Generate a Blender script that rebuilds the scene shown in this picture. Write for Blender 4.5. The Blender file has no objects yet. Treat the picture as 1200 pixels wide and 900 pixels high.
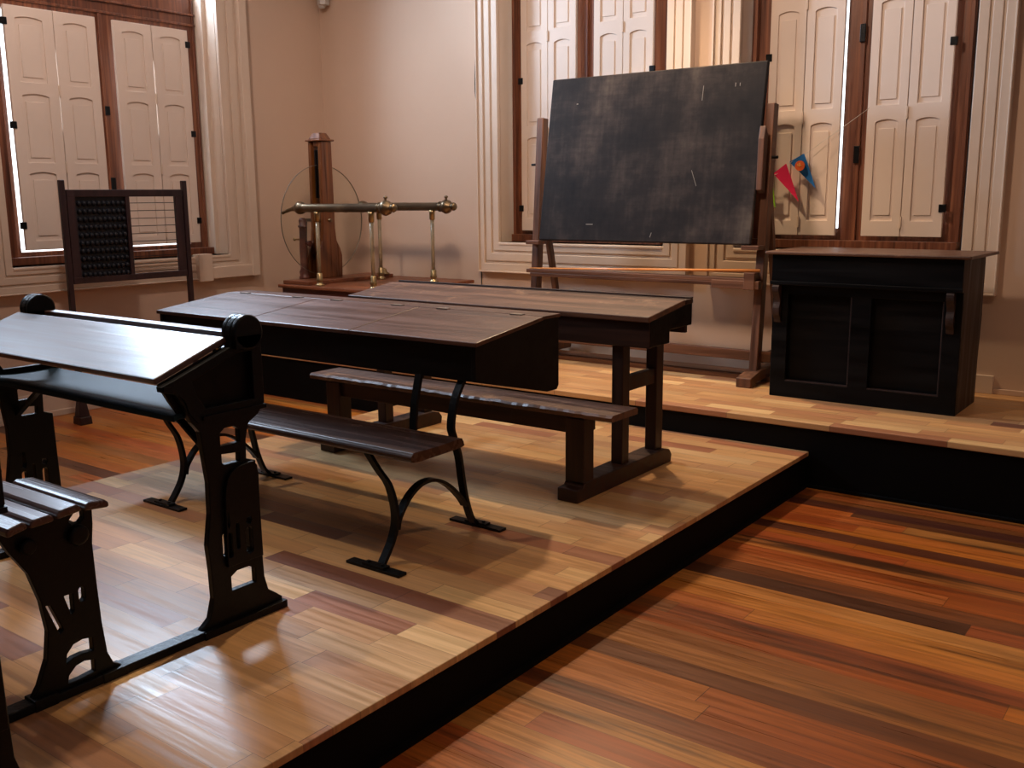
import bpy, bmesh, math, random
from mathutils import Vector, Matrix
random.seed(7)
S = bpy.context.scene
COL = S.collection
PI = math.pi

# ------------------------------------------------------------------ camera, world, lights, exposure
YAW, PITCH, ROLL = 0.6423779, 0.1883531, -0.0091235
cam_d = bpy.data.cameras.new('camera')
cam = bpy.data.objects.new('camera', cam_d); COL.objects.link(cam); S.camera = cam
cy_, sy_, cp_, sp_ = math.cos(YAW), math.sin(YAW), math.cos(PITCH), math.sin(PITCH)
_f = Vector((-sy_*cp_, cy_*cp_, -sp_)); _r = Vector((cy_, sy_, 0)); _u = _r.cross(_f)
_r2 = _r*math.cos(ROLL)+_u*math.sin(ROLL); _u2 = -_r*math.sin(ROLL)+_u*math.cos(ROLL)
_m = Matrix((_r2, _u2, -_f)).transposed().to_4x4(); _m.translation = Vector((0, 0, 1.4))
cam.matrix_world = _m
cam_d.sensor_width = 36.0; cam_d.lens = 36.0*1156.28/1200.0; cam_d.clip_start = 0.02

w = bpy.data.worlds.new('daylight'); S.world = w; w.use_nodes = True
bgn = w.node_tree.nodes['Background']
bgn.inputs[0].default_value = (0.92, 0.96, 1.0, 1); bgn.inputs[1].default_value = 3.0
S.view_settings.view_transform = 'Standard'; S.view_settings.look = 'None'
S.view_settings.gamma = 1.0; S.view_settings.use_curve_mapping = False
S.view_settings.exposure = 0.12
S.cycles.max_bounces = 8
try: S.cycles.use_denoising = True
except Exception: pass

def aim(o, tgt):
    d = Vector(tgt)-o.location
    o.rotation_euler = d.to_track_quat('-Z', 'Y').to_euler()
def spot(name, loc, tgt, power, color, ang, blend=0.6, rad=0.05):
    d = bpy.data.lights.new(name, 'SPOT'); d.energy = power; d.color = color
    d.spot_size = math.radians(ang); d.spot_blend = blend; d.shadow_soft_size = rad
    o = bpy.data.objects.new(name, d); COL.objects.link(o); o.location = loc; aim(o, tgt); return o
def area(name, loc, tgt, power, color, sx, sy):
    d = bpy.data.lights.new(name, 'AREA'); d.energy = power; d.color = color
    d.shape = 'RECTANGLE'; d.size = sx; d.size_y = sy
    o = bpy.data.objects.new(name, d); COL.objects.link(o); o.location = loc; aim(o, tgt); return o
WARM = (1.0, 0.70, 0.42); WARM2 = (1.0, 0.62, 0.38); COOL = (0.62, 0.78, 1.0)
spot('ceiling_spot_dais', (-3.3, 5.15, 3.75), (-2.75, 4.2, 0.2), 300, WARM, 92, 0.6, 0.07)
spot('ceiling_spot_wall', (-2.6, 2.9, 3.8), (-3.2, 5.79, 2.0), 225, (1.0, 0.71, 0.51), 100, 0.9, 0.15)
spot('ceiling_spot_floor', (0.3, 2.6, 3.8), (-0.5, 3.4, 0.0), 75, WARM2, 100, 0.9, 0.12)
spot('ceiling_spot_left', (-4.2, 2.6, 3.8), (-6.24, 4.2, 1.9), 140, (1.0, 0.77, 0.66), 84, 0.9, 0.12)
spot('ceiling_spot_front', (-3.6, 1.9, 3.8), (-2.3, 1.7, 0.2), 100, (1.0, 0.78, 0.54), 80, 0.8, 0.05)
spot('added_patch_spot', (0.5, 1.0, 3.0), (-4.85, 5.79, 2.25), 170, (0.70, 0.82, 1.0), 15, 0.9, 0.3)  # added cool spot standing in for daylight on the back wall
area('fanlight_daylight', (-6.72, 3.95, 3.16), (-3.4, 2.9, 0.9), 290, COOL, 1.0, 0.6)
area('added_fanlight_near', (-6.72, 1.75, 3.16), (-3.0, 1.9, 0.9), 70, COOL, 1.4, 0.62)  # added lamp outside the added window, strengthens the bluish desk top reflection

# ------------------------------------------------------------------ materials
def new_mat(name):
    m = bpy.data.materials.new(name); m.use_nodes = True
    n = m.node_tree; b = n.nodes['Principled BSDF']; return m, n.nodes, n.links, b
def ramp(nodes, stops, interp='LINEAR'):
    r = nodes.new('ShaderNodeValToRGB'); cr = r.color_ramp; cr.interpolation = interp
    while len(cr.elements) < len(stops): cr.elements.new(0.5)
    for e, (p, c) in zip(cr.elements, stops): e.position = p; e.color = (*c, 1)
    return r
def math_n(nodes, links, op, a, b=None, c=None):
    n = nodes.new('ShaderNodeMath'); n.operation = op
    for i, v in enumerate((a, b, c)):
        if v is None: continue
        if isinstance(v, (int, float)): n.inputs[i].default_value = v
        else: links.new(v, n.inputs[i])
    return n.outputs[0]
def plain(name, col, rough=0.5, metal=0.0, bump=0.0, bscale=60, var=0.12, vscale=4, spec=0.5):
    m, N, L, b = new_mat(name)
    tc = N.new('ShaderNodeTexCoord')
    nz = N.new('ShaderNodeTexNoise'); nz.inputs['Scale'].default_value = vscale; nz.inputs['Detail'].default_value = 5
    L.new(tc.outputs['Object'], nz.inputs['Vector'])
    r = ramp(N, [(0.3, tuple(c*(1-var) for c in col)), (0.7, tuple(min(1, c*(1+var)) for c in col))])
    L.new(nz.outputs['Fac'], r.inputs[0]); L.new(r.outputs[0], b.inputs['Base Color'])
    b.inputs['Roughness'].default_value = rough; b.inputs['Metallic'].default_value = metal
    b.inputs['Specular IOR Level'].default_value = spec
    if bump:
        n2 = N.new('ShaderNodeTexNoise'); n2.inputs['Scale'].default_value = bscale; n2.inputs['Detail'].default_value = 4
        L.new(tc.outputs['Object'], n2.inputs['Vector'])
        bp = N.new('ShaderNodeBump'); bp.inputs['Strength'].default_value = bump; bp.inputs['Distance'].default_value = 0.004
        L.new(n2.outputs['Fac'], bp.inputs['Height']); L.new(bp.outputs[0], b.inputs['Normal'])
    return m
def wood(name, dark, mid, light, axis='X', rough=0.4, gs=22, wear=None, wamt=0.62, bump=0.25, spec=0.5, coat=0.0):
    m, N, L, b = new_mat(name)
    tc = N.new('ShaderNodeTexCoord'); mp = N.new('ShaderNodeMapping')
    sc = {'X': (0.9, gs, gs), 'Y': (gs, 0.9, gs), 'Z': (gs, gs, 0.9)}[axis]
    mp.inputs['Scale'].default_value = sc; L.new(tc.outputs['Object'], mp.inputs['Vector'])
    nz = N.new('ShaderNodeTexNoise'); nz.inputs['Scale'].default_value = 1.6; nz.inputs['Detail'].default_value = 7
    nz.inputs['Distortion'].default_value = 0.6
    L.new(mp.outputs[0], nz.inputs['Vector'])
    r = ramp(N, [(0.28, dark), (0.5, mid), (0.74, light)]); L.new(nz.outputs['Fac'], r.inputs[0])
    out = r.outputs[0]
    if wear:
        n2 = N.new('ShaderNodeTexNoise'); n2.inputs['Scale'].default_value = 6; n2.inputs['Detail'].default_value = 9
        n2.inputs['Roughness'].default_value = 0.75
        L.new(tc.outputs['Object'], n2.inputs['Vector'])
        rr = ramp(N, [(wamt-0.04, (0, 0, 0)), (wamt+0.1, (1, 1, 1))]); L.new(n2.outputs['Fac'], rr.inputs[0])
        mx = N.new('ShaderNodeMix'); mx.data_type = 'RGBA'; L.new(rr.outputs[0], mx.inputs[0])
        L.new(out, mx.inputs[6]); mx.inputs[7].default_value = (*wear, 1); out = mx.outputs[2]
    L.new(out, b.inputs['Base Color'])
    rv = ramp(N, [(0.3, (rough*0.75,)*3), (0.7, (min(1, rough*1.3),)*3)]); L.new(nz.outputs['Fac'], rv.inputs[0])
    L.new(rv.outputs[0], b.inputs['Roughness'])
    b.inputs['Specular IOR Level'].default_value = spec
    if coat: b.inputs['Coat Weight'].default_value = coat; b.inputs['Coat Roughness'].default_value = 0.32
    if bump:
        bp = N.new('ShaderNodeBump'); bp.inputs['Strength'].default_value = bump; bp.inputs['Distance'].default_value = 0.002
        L.new(nz.outputs['Fac'], bp.inputs['Height']); L.new(bp.outputs[0], b.inputs['Normal'])
    return m
def planks(name, width, length, stops, rough, grain_lo, streak=None, gap=0.012, spec=0.5, off=0.0, jit=1.0, rows=None):
    m, N, L, b = new_mat(name)
    g = N.new('ShaderNodeNewGeometry'); sp = N.new('ShaderNodeSeparateXYZ'); L.new(g.outputs['Position'], sp.inputs[0])
    M = lambda op, a, b_=None, c=None: math_n(N, L, op, a, b_, c)
    v = M('MULTIPLY_ADD', sp.outputs['Y'], 1.0/width, 50.0+off)
    row = M('FLOOR', v); fv = M('SUBTRACT', v, row)
    wn = N.new('ShaderNodeTexWhiteNoise'); wn.noise_dimensions = '1D'; L.new(row, wn.inputs['W'])
    u0 = M('MULTIPLY_ADD', wn.outputs['Value'], 17.3, 40.0)
    wn3 = N.new('ShaderNodeTexWhiteNoise'); wn3.noise_dimensions = '1D'; L.new(M('ADD', row, 0.37), wn3.inputs['W'])
    lenf = M('MULTIPLY_ADD', wn3.outputs['Value'], 0.7*jit, 0.7)
    u = M('MULTIPLY_ADD', M('DIVIDE', sp.outputs['X'], lenf), 1.0/length, u0)
    colm = M('FLOOR', u); fu = M('SUBTRACT', u, colm)
    cb = N.new('ShaderNodeCombineXYZ'); L.new(row, cb.inputs[0]); L.new(colm, cb.inputs[1])
    w2 = N.new('ShaderNodeTexWhiteNoise'); w2.noise_dimensions = '2D'; L.new(cb.outputs[0], w2.inputs['Vector'])
    r = ramp(N, stops, 'LINEAR'); L.new(w2.outputs['Value'], r.inputs[0])
    # grain
    gx = M('MULTIPLY_ADD', w2.outputs['Value'], 31.0, M('MULTIPLY', sp.outputs['X'], 2.2))
    gy = M('MULTIPLY', sp.outputs['Y'], 55.0)
    cg = N.new('ShaderNodeCombineXYZ'); L.new(gx, cg.inputs[0]); L.new(gy, cg.inputs[1]); L.new(M('MULTIPLY', colm, 3.1), cg.inputs[2])
    nz = N.new('ShaderNodeTexNoise'); nz.inputs['Scale'].default_value = 1.0; nz.inputs['Detail'].default_value = 6
    nz.inputs['Distortion'].default_value = 0.8
    L.new(cg.outputs[0], nz.inputs['Vector'])
    gr = ramp(N, [(0.25, (grain_lo,)*3), (0.65, (1.06,)*3)]); L.new(nz.outputs['Fac'], gr.inputs[0])
    mx = N.new('ShaderNodeMix'); mx.data_type = 'RGBA'; mx.blend_type = 'MULTIPLY'; mx.inputs[0].default_value = 1
    L.new(r.outputs[0], mx.inputs[6]); L.new(gr.outputs[0], mx.inputs[7]); out = mx.outputs[2]
    if streak:
        cs = N.new('ShaderNodeCombineXYZ')
        L.new(M('MULTIPLY', sp.outputs['X'], 0.35), cs.inputs[0]); L.new(M('MULTIPLY', sp.outputs['Y'], 5.0), cs.inputs[1]); L.new(M('MULTIPLY', row, 0.13), cs.inputs[2])
        n3 = N.new('ShaderNodeTexNoise'); n3.inputs['Scale'].default_value = 1.3; n3.inputs['Detail'].default_value = 8; n3.inputs['Roughness'].default_value = 0.6
        L.new(cs.outputs[0], n3.inputs['Vector'])
        sr = ramp(N, [(0.56, (0, 0, 0)), (0.68, (0.92, 0.92, 0.92))]); L.new(n3.outputs['Fac'], sr.inputs[0])
        m3 = N.new('ShaderNodeMix'); m3.data_type = 'RGBA'; L.new(sr.outputs[0], m3.inputs[0]); L.new(out, m3.inputs[6]); m3.inputs[7].default_value = (*streak, 1)
        out = m3.outputs[2]
        # a few boards darker over their whole length, as the photo shows
        for (y0, y1, cc, k) in (rows or []):
            a = M('GREATER_THAN', sp.outputs['Y'], y0); c = M('LESS_THAN', sp.outputs['Y'], y1)
            f = M('MULTIPLY', M('MULTIPLY', a, c), k)
            m4 = N.new('ShaderNodeMix'); m4.data_type = 'RGBA'; L.new(f, m4.inputs[0]); L.new(out, m4.inputs[6]); m4.inputs[7].default_value = (*cc, 1); out = m4.outputs[2]
    # seams
    e1 = M('LESS_THAN', fv, gap); lw = M('LESS_THAN', fu, 0.0015/length*1.4)
    seam = M('MAXIMUM', e1, lw)
    m5 = N.new('ShaderNodeMix'); m5.data_type = 'RGBA'; L.new(M('MULTIPLY', seam, 0.65), m5.inputs[0]); L.new(out, m5.inputs[6]); m5.inputs[7].default_value = (0.02, 0.012, 0.006, 1)
    L.new(m5.outputs[2], b.inputs['Base Color'])
    rr = ramp(N, [(0.3, (rough*0.8,)*3), (0.7, (rough*1.3,)*3)]); L.new(nz.outputs['Fac'], rr.inputs[0]); L.new(rr.outputs[0], b.inputs['Roughness'])
    b.inputs['Specular IOR Level'].default_value = spec
    bp = N.new('ShaderNodeBump'); bp.inputs['Strength'].default_value = 0.12; bp.inputs['Distance'].default_value = 0.002
    L.new(nz.outputs['Fac'], bp.inputs['Height']); L.new(bp.outputs[0], b.inputs['Normal'])
    return m

M_wall = plain('plaster', (0.61, 0.45, 0.34), 0.75, bump=0.15, bscale=40, var=0.03, vscale=1.5)
M_ceil = plain('ceiling_paint', (0.70, 0.66, 0.60), 0.8, var=0.02)
M_trim = plain('cream_paint', (0.66, 0.53, 0.42), 0.5, bump=0.05, var=0.04, vscale=3)
M_shut = plain('shutter_paint', (0.74, 0.62, 0.53), 0.5, bump=0.05, var=0.03, vscale=3)
M_plat = planks('pale_plank_floor', 0.0905, 0.44, [(0.0, (0.42, 0.17, 0.08)), (0.05, (0.20, 0.075, 0.045)), (0.08, (0.44, 0.20, 0.10)), (0.25, (0.52, 0.27, 0.115)), (0.45, (0.62, 0.35, 0.145)), (0.65, (0.52, 0.29, 0.13)), (0.85, (0.76, 0.50, 0.23)), (1.0, (0.48, 0.24, 0.11))], 0.36, 0.70, spec=0.45)
M_floor = planks('red_plank_floor', 0.098, 2.6, [(0.0, (0.08, 0.025, 0.008)), (0.10, (0.17, 0.055, 0.014)), (0.2, (0.40, 0.09, 0.02)), (0.38, (0.50, 0.16, 0.02)), (0.5, (0.34, 0.07, 0.012)), (0.65, (0.52, 0.19, 0.028)), (0.8, (0.42, 0.10, 0.022)), (0.9, (0.55, 0.23, 0.05)), (1.0, (0.26, 0.085, 0.022))], 0.33, 0.50, streak=(0.030, 0.010, 0.004), spec=0.4,
                 rows=[(4.27, 4.36, (0.05, 0.014, 0.01), 0.85), (3.88, 3.97, (0.045, 0.012, 0.01), 0.85)])
M_riser = plain('black_riser_paint', (0.003, 0.0028, 0.003), 0.7, var=0.2, spec=0.1)
M_iron = plain('black_cast_iron', (0.0035, 0.004, 0.005), 0.36, 0.0, bump=0.3, bscale=90, var=0.3, spec=0.2)
M_brownframe = wood('window_frame_wood', (0.06, 0.018, 0.009), (0.16, 0.052, 0.024), (0.28, 0.10, 0.042), 'Z', 0.42, 26)
M_brownframeH = wood('window_frame_wood_horizontal', (0.06, 0.018, 0.009), (0.15, 0.05, 0.023), (0.25, 0.09, 0.04), 'X', 0.42, 26)
M_slat = wood('seat_slat_wood', (0.035, 0.014, 0.012), (0.06, 0.024, 0.02), (0.09, 0.038, 0.03), 'X', 0.24, 30, coat=0.5)
M_atop = wood('iron_desk_top_wood', (0.050, 0.020, 0.014), (0.085, 0.036, 0.026), (0.13, 0.06, 0.04), 'X', 0.44, 26, coat=0.75, bump=0.5)
M_btop = wood('lid_wood', (0.028, 0.010, 0.006), (0.075, 0.027, 0.015), (0.13, 0.052, 0.030), 'X', 0.40, 16, wear=(0.20, 0.10, 0.065), wamt=0.62, coat=0.12, spec=0.4)
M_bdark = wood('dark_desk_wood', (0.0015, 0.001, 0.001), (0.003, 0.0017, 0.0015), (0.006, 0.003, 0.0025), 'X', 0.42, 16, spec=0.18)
M_bseat = wood('worn_seat_wood', (0.02, 0.010, 0.008), (0.04, 0.018, 0.013), (0.07, 0.032, 0.022), 'X', 0.26, 16, wear=(0.30, 0.14, 0.09), wamt=0.68, coat=0.4)
M_ctop = wood('worn_brown_top', (0.035, 0.014, 0.008), (0.10, 0.042, 0.022), (0.20, 0.095, 0.050), 'X', 0.5, 16, wear=(0.32, 0.18, 0.10), wamt=0.60, bump=0.5)
M_cwood = wood('brown_desk_wood', (0.012, 0.005, 0.003), (0.032, 0.012, 0.007), (0.062, 0.025, 0.013), 'X', 0.5, 18, spec=0.35)
M_cpost = wood('brown_post_wood', (0.012, 0.005, 0.003), (0.032, 0.012, 0.007), (0.062, 0.025, 0.013), 'Z', 0.5, 18, spec=0.35)
M_easel = wood('easel_wood', (0.04, 0.015, 0.007), (0.10, 0.038, 0.016), (0.18, 0.07, 0.028), 'Z', 0.5, 18)
M_easelH = wood('easel_rail_wood', (0.045, 0.016, 0.007), (0.11, 0.042, 0.017), (0.20, 0.08, 0.032), 'X', 0.5, 18)
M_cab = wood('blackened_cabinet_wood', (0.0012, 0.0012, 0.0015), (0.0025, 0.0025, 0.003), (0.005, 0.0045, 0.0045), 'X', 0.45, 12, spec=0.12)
M_cablit = wood('lit_cabinet_wood', (0.012, 0.006, 0.005), (0.026, 0.013, 0.010), (0.045, 0.023, 0.017), 'Z', 0.55, 14, spec=0.25)  # cabinet wood with light put into the colour, for right side and mouldings
M_cabtop = wood('cabinet_top_wood', (0.04, 0.018, 0.012), (0.085, 0.038, 0.022), (0.15, 0.07, 0.04), 'X', 0.4, 14, wear=(0.22, 0.11, 0.06), wamt=0.6)
M_mahog = wood('varnished_mahogany', (0.06, 0.017, 0.006), (0.15, 0.045, 0.010), (0.26, 0.088, 0.016), 'Z', 0.32, 20, coat=0.15)
M_mahogH = wood('varnished_mahogany_base', (0.08, 0.022, 0.009), (0.16, 0.046, 0.016), (0.26, 0.085, 0.03), 'X', 0.4, 14, coat=0.1)
M_mdark = wood('dark_red_table_wood', (0.05, 0.012, 0.008), (0.09, 0.022, 0.012), (0.14, 0.036, 0.018), 'X', 0.4, 14)
M_shelf = plain('dark_teal_shelf', (0.004, 0.016, 0.024), 0.55, var=0.3, spec=0.12)
M_brass = plain('aged_brass', (0.36, 0.27, 0.14), 0.30, 0.95, var=0.3, vscale=9)
M_brassd = plain('tarnished_brass', (0.16, 0.12, 0.075), 0.36, 0.9, var=0.35, vscale=7)
M_steel = plain('dull_steel', (0.30, 0.28, 0.26), 0.4, 0.9)
M_abfr = wood('abacus_frame_wood', (0.012, 0.005, 0.007), (0.024, 0.009, 0.012), (0.04, 0.015, 0.018), 'Z', 0.4, 16)
M_abpan = plain('abacus_panel_black', (0.008, 0.010, 0.018), 0.6)
M_bead = plain('dark_bead', (0.008, 0.009, 0.014), 0.5, var=0.2, spec=0.3)
M_rod = wood('pointer_wood', (0.55, 0.20, 0.05), (0.70, 0.28, 0.08), (0.80, 0.36, 0.11), 'X', 0.35, 20)
M_red = plain('red_felt', (0.90, 0.02, 0.12), 0.8, var=0.05); M_blue = plain('blue_felt', (0.015, 0.19, 0.60), 0.8, var=0.05)
M_green = plain('green_felt', (0.28, 0.62, 0.03), 0.8, var=0.05); M_orange = plain('orange_felt', (0.80, 0.13, 0.02), 0.8, var=0.05)
M_yel = plain('yellow_stitch', (0.9, 0.55, 0.15), 0.7)
M_white = plain('white_plastic', (0.55, 0.53, 0.5), 0.4, var=0.02); M_cable = plain('dark_cable', (0.05, 0.045, 0.04), 0.6)
M_string = plain('pale_string', (0.62, 0.58, 0.52), 0.7)

def glass_mat(name, tint, refl=0.5):
    m, N, L, b = new_mat(name); N.remove(b); out = N['Material Output']
    t = N.new('ShaderNodeBsdfTransparent'); t.inputs[0].default_value = (*tint, 1)
    g = N.new('ShaderNodeBsdfGlossy'); g.inputs['Roughness'].default_value = 0.03
    fr0 = N.new('ShaderNodeFresnel'); fr0.inputs[0].default_value = 1.45
    fr = N.new('ShaderNodeMath'); fr.operation = 'MULTIPLY'; fr.inputs[1].default_value = refl; L.new(fr0.outputs[0], fr.inputs[0])
    mx = N.new('ShaderNodeMixShader'); L.new(fr.outputs[0], mx.inputs[0]); L.new(t.outputs[0], mx.inputs[1]); L.new(g.outputs[0], mx.inputs[2])
    L.new(mx.outputs[0], out.inputs[0]); return m
M_pane = glass_mat('window_glass', (0.97, 0.98, 0.98))
M_disc = glass_mat('glass_disc', (0.955, 0.96, 0.93), 0.15)
M_rodglass = plain('pillar_glass', (0.50, 0.42, 0.28), 0.12, 0.0, var=0.1, spec=0.8)
M_rodglass.node_tree.nodes['Principled BSDF'].inputs['Transmission Weight'].default_value = 0.55

def board_mat():
    m, N, L, b = new_mat('slate_board')
    tc = N.new('ShaderNodeTexCoord')
    n1 = N.new('ShaderNodeTexNoise'); n1.inputs['Scale'].default_value = 2.2; n1.inputs['Detail'].default_value = 6; n1.inputs['Roughness'].default_value = 0.62
    L.new(tc.outputs['Object'], n1.inputs['Vector'])
    mp = N.new('ShaderNodeMapping'); mp.inputs['Scale'].default_value = (1.0, 1, 14); L.new(tc.outputs['Object'], mp.inputs[0])
    n2 = N.new('ShaderNodeTexNoise'); n2.inputs['Scale'].default_value = 3.0; n2.inputs['Detail'].default_value = 8; n2.inputs['Roughness'].default_value = 0.7
    L.new(mp.outputs[0], n2.inputs['Vector'])
    mp3 = N.new('ShaderNodeMapping'); mp3.inputs['Scale'].default_value = (16, 1, 1.5); L.new(tc.outputs['Object'], mp3.inputs[0])
    n3 = N.new('ShaderNodeTexNoise'); n3.inputs['Scale'].default_value = 2.5; n3.inputs['Detail'].default_value = 8; L.new(mp3.outputs[0], n3.inputs['Vector'])
    s = math_n(N, L, 'ADD', n1.outputs['Fac'], math_n(N, L, 'MULTIPLY', math_n(N, L, 'ADD', n2.outputs['Fac'], n3.outputs['Fac']), 0.14))
    r = ramp(N, [(0.50, (0.0085, 0.008, 0.0095)), (0.62, (0.017, 0.0145, 0.0155)), (0.72, (0.036, 0.029, 0.028)), (0.86, (0.085, 0.070, 0.060))]); L.new(s, r.inputs[0])
    L.new(r.outputs[0], b.inputs['Base Color']); b.inputs['Roughness'].default_value = 0.6; b.inputs['Specular IOR Level'].default_value = 0.12
    return m
M_board = board_mat()
M_chalk = plain('chalk', (0.20, 0.19, 0.18), 0.9)

# ------------------------------------------------------------------ mesh helpers (everything in world metres)
def wloc(o):
    v = Vector((0, 0, 0))
    while o is not None: v += o.location; o = o.parent
    return v
class MB:
    def __init__(s): s.bm = bmesh.new()
    def add(s, vs, fs, smooth=False):
        bv = [s.bm.verts.new(v) for v in vs]
        for f in fs:
            try:
                ff = s.bm.faces.new([bv[i] for i in f]); ff.smooth = smooth
            except ValueError: pass
        return s
    def box(s, x0, x1, y0, y1, z0, z1):
        v = [(x, y, z) for x in (x0, x1) for y in (y0, y1) for z in (z0, z1)]
        return s.add(v, [(0, 1, 3, 2), (4, 6, 7, 5), (0, 4, 5, 1), (2, 3, 7, 6), (0, 2, 6, 4), (1, 5, 7, 3)])
    def hexa(s, a, b):   # a, b: two matching polygons (lists of 3D points) joined
        n = len(a)
        return s.add(list(a)+list(b), [tuple(range(n))[::-1], tuple(range(n, 2*n))]+[(i, (i+1) % n, n+(i+1) % n, n+i) for i in range(n)])
    def prism(s, poly, axis, c0, c1):  # poly in the two other axes
        def P(p, c):
            return {'X': (c, p[0], p[1]), 'Y': (p[0], c, p[1]), 'Z': (p[0], p[1], c)}[axis]
        return s.hexa([P(p, c0) for p in poly], [P(p, c1) for p in poly])
    def tube(s, path, r, n=10, cap=True, smooth=True):
        path = [Vector(p) for p in path]; rs = r if isinstance(r, (list, tuple)) else [r]*len(path)
        vs = []; ref = None
        for i, p in enumerate(path):
            t = (path[min(i+1, len(path)-1)]-path[max(i-1, 0)]).normalized()
            if ref is None:
                ref = Vector((0, 0, 1)) if abs(t.z) < 0.9 else Vector((1, 0, 0))
            a = (ref-t*ref.dot(t)).normalized(); ref = a; b = t.cross(a)
            for k in range(n):
                th = 2*PI*k/n; vs.append(p+(a*math.cos(th)+b*math.sin(th))*rs[i])
        fs = []
        for i in range(len(path)-1):
            for k in range(n):
                fs.append((i*n+k, i*n+(k+1) % n, (i+1)*n+(k+1) % n, (i+1)*n+k))
        s.add(vs, fs, smooth)
        if cap:
            s.add(vs[:n], [tuple(range(n))[::-1]]); s.add(vs[-n:], [tuple(range(n))])
        return s
    def strap(s, path, w, t):   # flat bar: path of (y,z) at x; w along X, t in plane; path of 3D pts
        path = [Vector(p) for p in path]; vs = []
        for i, p in enumerate(path):
            d = (path[min(i+1, len(path)-1)]-path[max(i-1, 0)]).normalized()
            nrm = d.cross(Vector((1, 0, 0))).normalized()
            for (a, b) in ((-1, -1), (1, -1), (1, 1), (-1, 1)):
                vs.append(p+Vector((1, 0, 0))*a*w/2+nrm*b*t/2)
        n = 4; fs = [(3, 2, 1, 0), tuple(range(len(vs)-4, len(vs)))]
        for i in range(len(path)-1):
            for k in range(4): fs.append((i*n+k, i*n+(k+1) % n, (i+1)*n+(k+1) % n, (i+1)*n+k))
        return s.add(vs, fs)
    def beam(s, a, b, w, h, up=(0, 0, 1)):
        a, b = Vector(a), Vector(b); d = (b-a).normalized(); up = Vector(up)
        sd = d.cross(up).normalized(); u = sd.cross(d).normalized()
        q = lambda p: [p+sd*w/2*i+u*h/2*j for i, j in ((-1, -1), (1, -1), (1, 1), (-1, 1))]
        return s.hexa(q(a), q(b))
    def lathe(s, base, axis, prof, n=20):   # prof: (dist along axis, radius)
        base = Vector(base); ax = Vector(axis).normalized()
        ref = Vector((0, 0, 1)) if abs(ax.z) < 0.9 else Vector((1, 0, 0))
        a = (ref-ax*ref.dot(ax)).normalized(); b = ax.cross(a); vs = []
        for (d, r) in prof:
            for k in range(n):
                th = 2*PI*k/n; vs.append(base+ax*d+(a*math.cos(th)+b*math.sin(th))*max(r, 1e-4))
        fs = [(i*n+k, i*n+(k+1) % n, (i+1)*n+(k+1) % n, (i+1)*n+k) for i in range(len(prof)-1) for k in range(n)]
        s.add(vs, fs, True)
        s.add(vs[:n], [tuple(range(n))[::-1]]); s.add(vs[-n:], [tuple(range(n))]); return s
    def sphere(s, c, r, n=14):
        k = 8
        return s.lathe((c[0], c[1], c[2]-r), (0, 0, 1), [(r-r*math.cos(PI*i/k), r*math.sin(PI*i/k)) for i in range(k+1)], n)
    def plate(s, outline, holes, axis, c, th, bev=0.0):   # 2D outline with holes, extruded
        cd = bpy.data.curves.new('t', 'CURVE'); cd.dimensions = '2D'; cd.fill_mode = 'BOTH'; cd.extrude = th/2-bev; cd.bevel_depth = bev; cd.offset = -bev
        for pts in [outline]+list(holes):
            sp = cd.splines.new('POLY'); sp.points.add(len(pts)-1)
            for p, q in zip(sp.points, pts): p.co = (q[0], q[1], 0, 1)
            sp.use_cyclic_u = True
        o = bpy.data.objects.new('t', cd); COL.objects.link(o)
        dg = bpy.context.evaluated_depsgraph_get()
        me = bpy.data.meshes.new_from_object(o.evaluated_get(dg))
        vs = []
        for v in me.vertices:
            a, b, d = v.co
            vs.append({'X': (c+d, a, b), 'Y': (a, c-d, b), 'Z': (a, b, c+d)}[axis])
        fs = [tuple(p.vertices) for p in me.polygons]
        s.add(vs, fs); bpy.data.objects.remove(o); bpy.data.curves.remove(cd); bpy.data.meshes.remove(me); return s
    def build(s, name, mat, parent=None, bevel=0.0, label=None, kind=None, seg=2):
        bmesh.ops.remove_doubles(s.bm, verts=s.bm.verts, dist=1e-6)
        bmesh.ops.recalc_face_normals(s.bm, faces=s.bm.faces)
        me = bpy.data.meshes.new(name)
        if parent is not None:
            off = wloc(parent); loc = Vector((0, 0, 0))
        else:
            zs = [v.co for v in s.bm.verts]
            mn = [min(v[i] for v in zs) for i in range(3)]; mxx = [max(v[i] for v in zs) for i in range(3)]
            off = Vector(((mn[0]+mxx[0])/2, (mn[1]+mxx[1])/2, mn[2])); loc = off
        bmesh.ops.translate(s.bm, verts=s.bm.verts, vec=-off)
        s.bm.to_mesh(me); s.bm.free(); me.materials.append(mat)
        o = bpy.data.objects.new(name, me); COL.objects.link(o); o.location = loc
        if parent is not None: o.parent = parent
        if bevel:
            md = o.modifiers.new('bevel', 'BEVEL'); md.width = bevel; md.segments = seg; md.limit_method = 'ANGLE'; md.angle_limit = math.radians(40)
        if label: o['label'] = label
        if kind: o['kind'] = kind
        return o
def thing(name, label, cat, loc, group=None):
    o = bpy.data.objects.new(name, None); COL.objects.link(o); o.location = loc; o.empty_display_size = 0.1
    o['label'] = label; o['category'] = cat
    if group: o['group'] = group
    return o
def tag(o, label, cat, group=None):
    o['label'] = label; o['category'] = cat
    if group: o['group'] = group
    return o
def struct_empty(name, loc, label=None):
    o = bpy.data.objects.new(name, None); COL.objects.link(o); o.location = loc; o['kind'] = 'structure'
    if label: o['label'] = label
    return o
def copy_tree(o, parent=None):
    c = o.copy(); COL.objects.link(c)
    if parent is not None: c.parent = parent
    for ch in list(o.children): copy_tree(ch, c)
    return c
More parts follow.
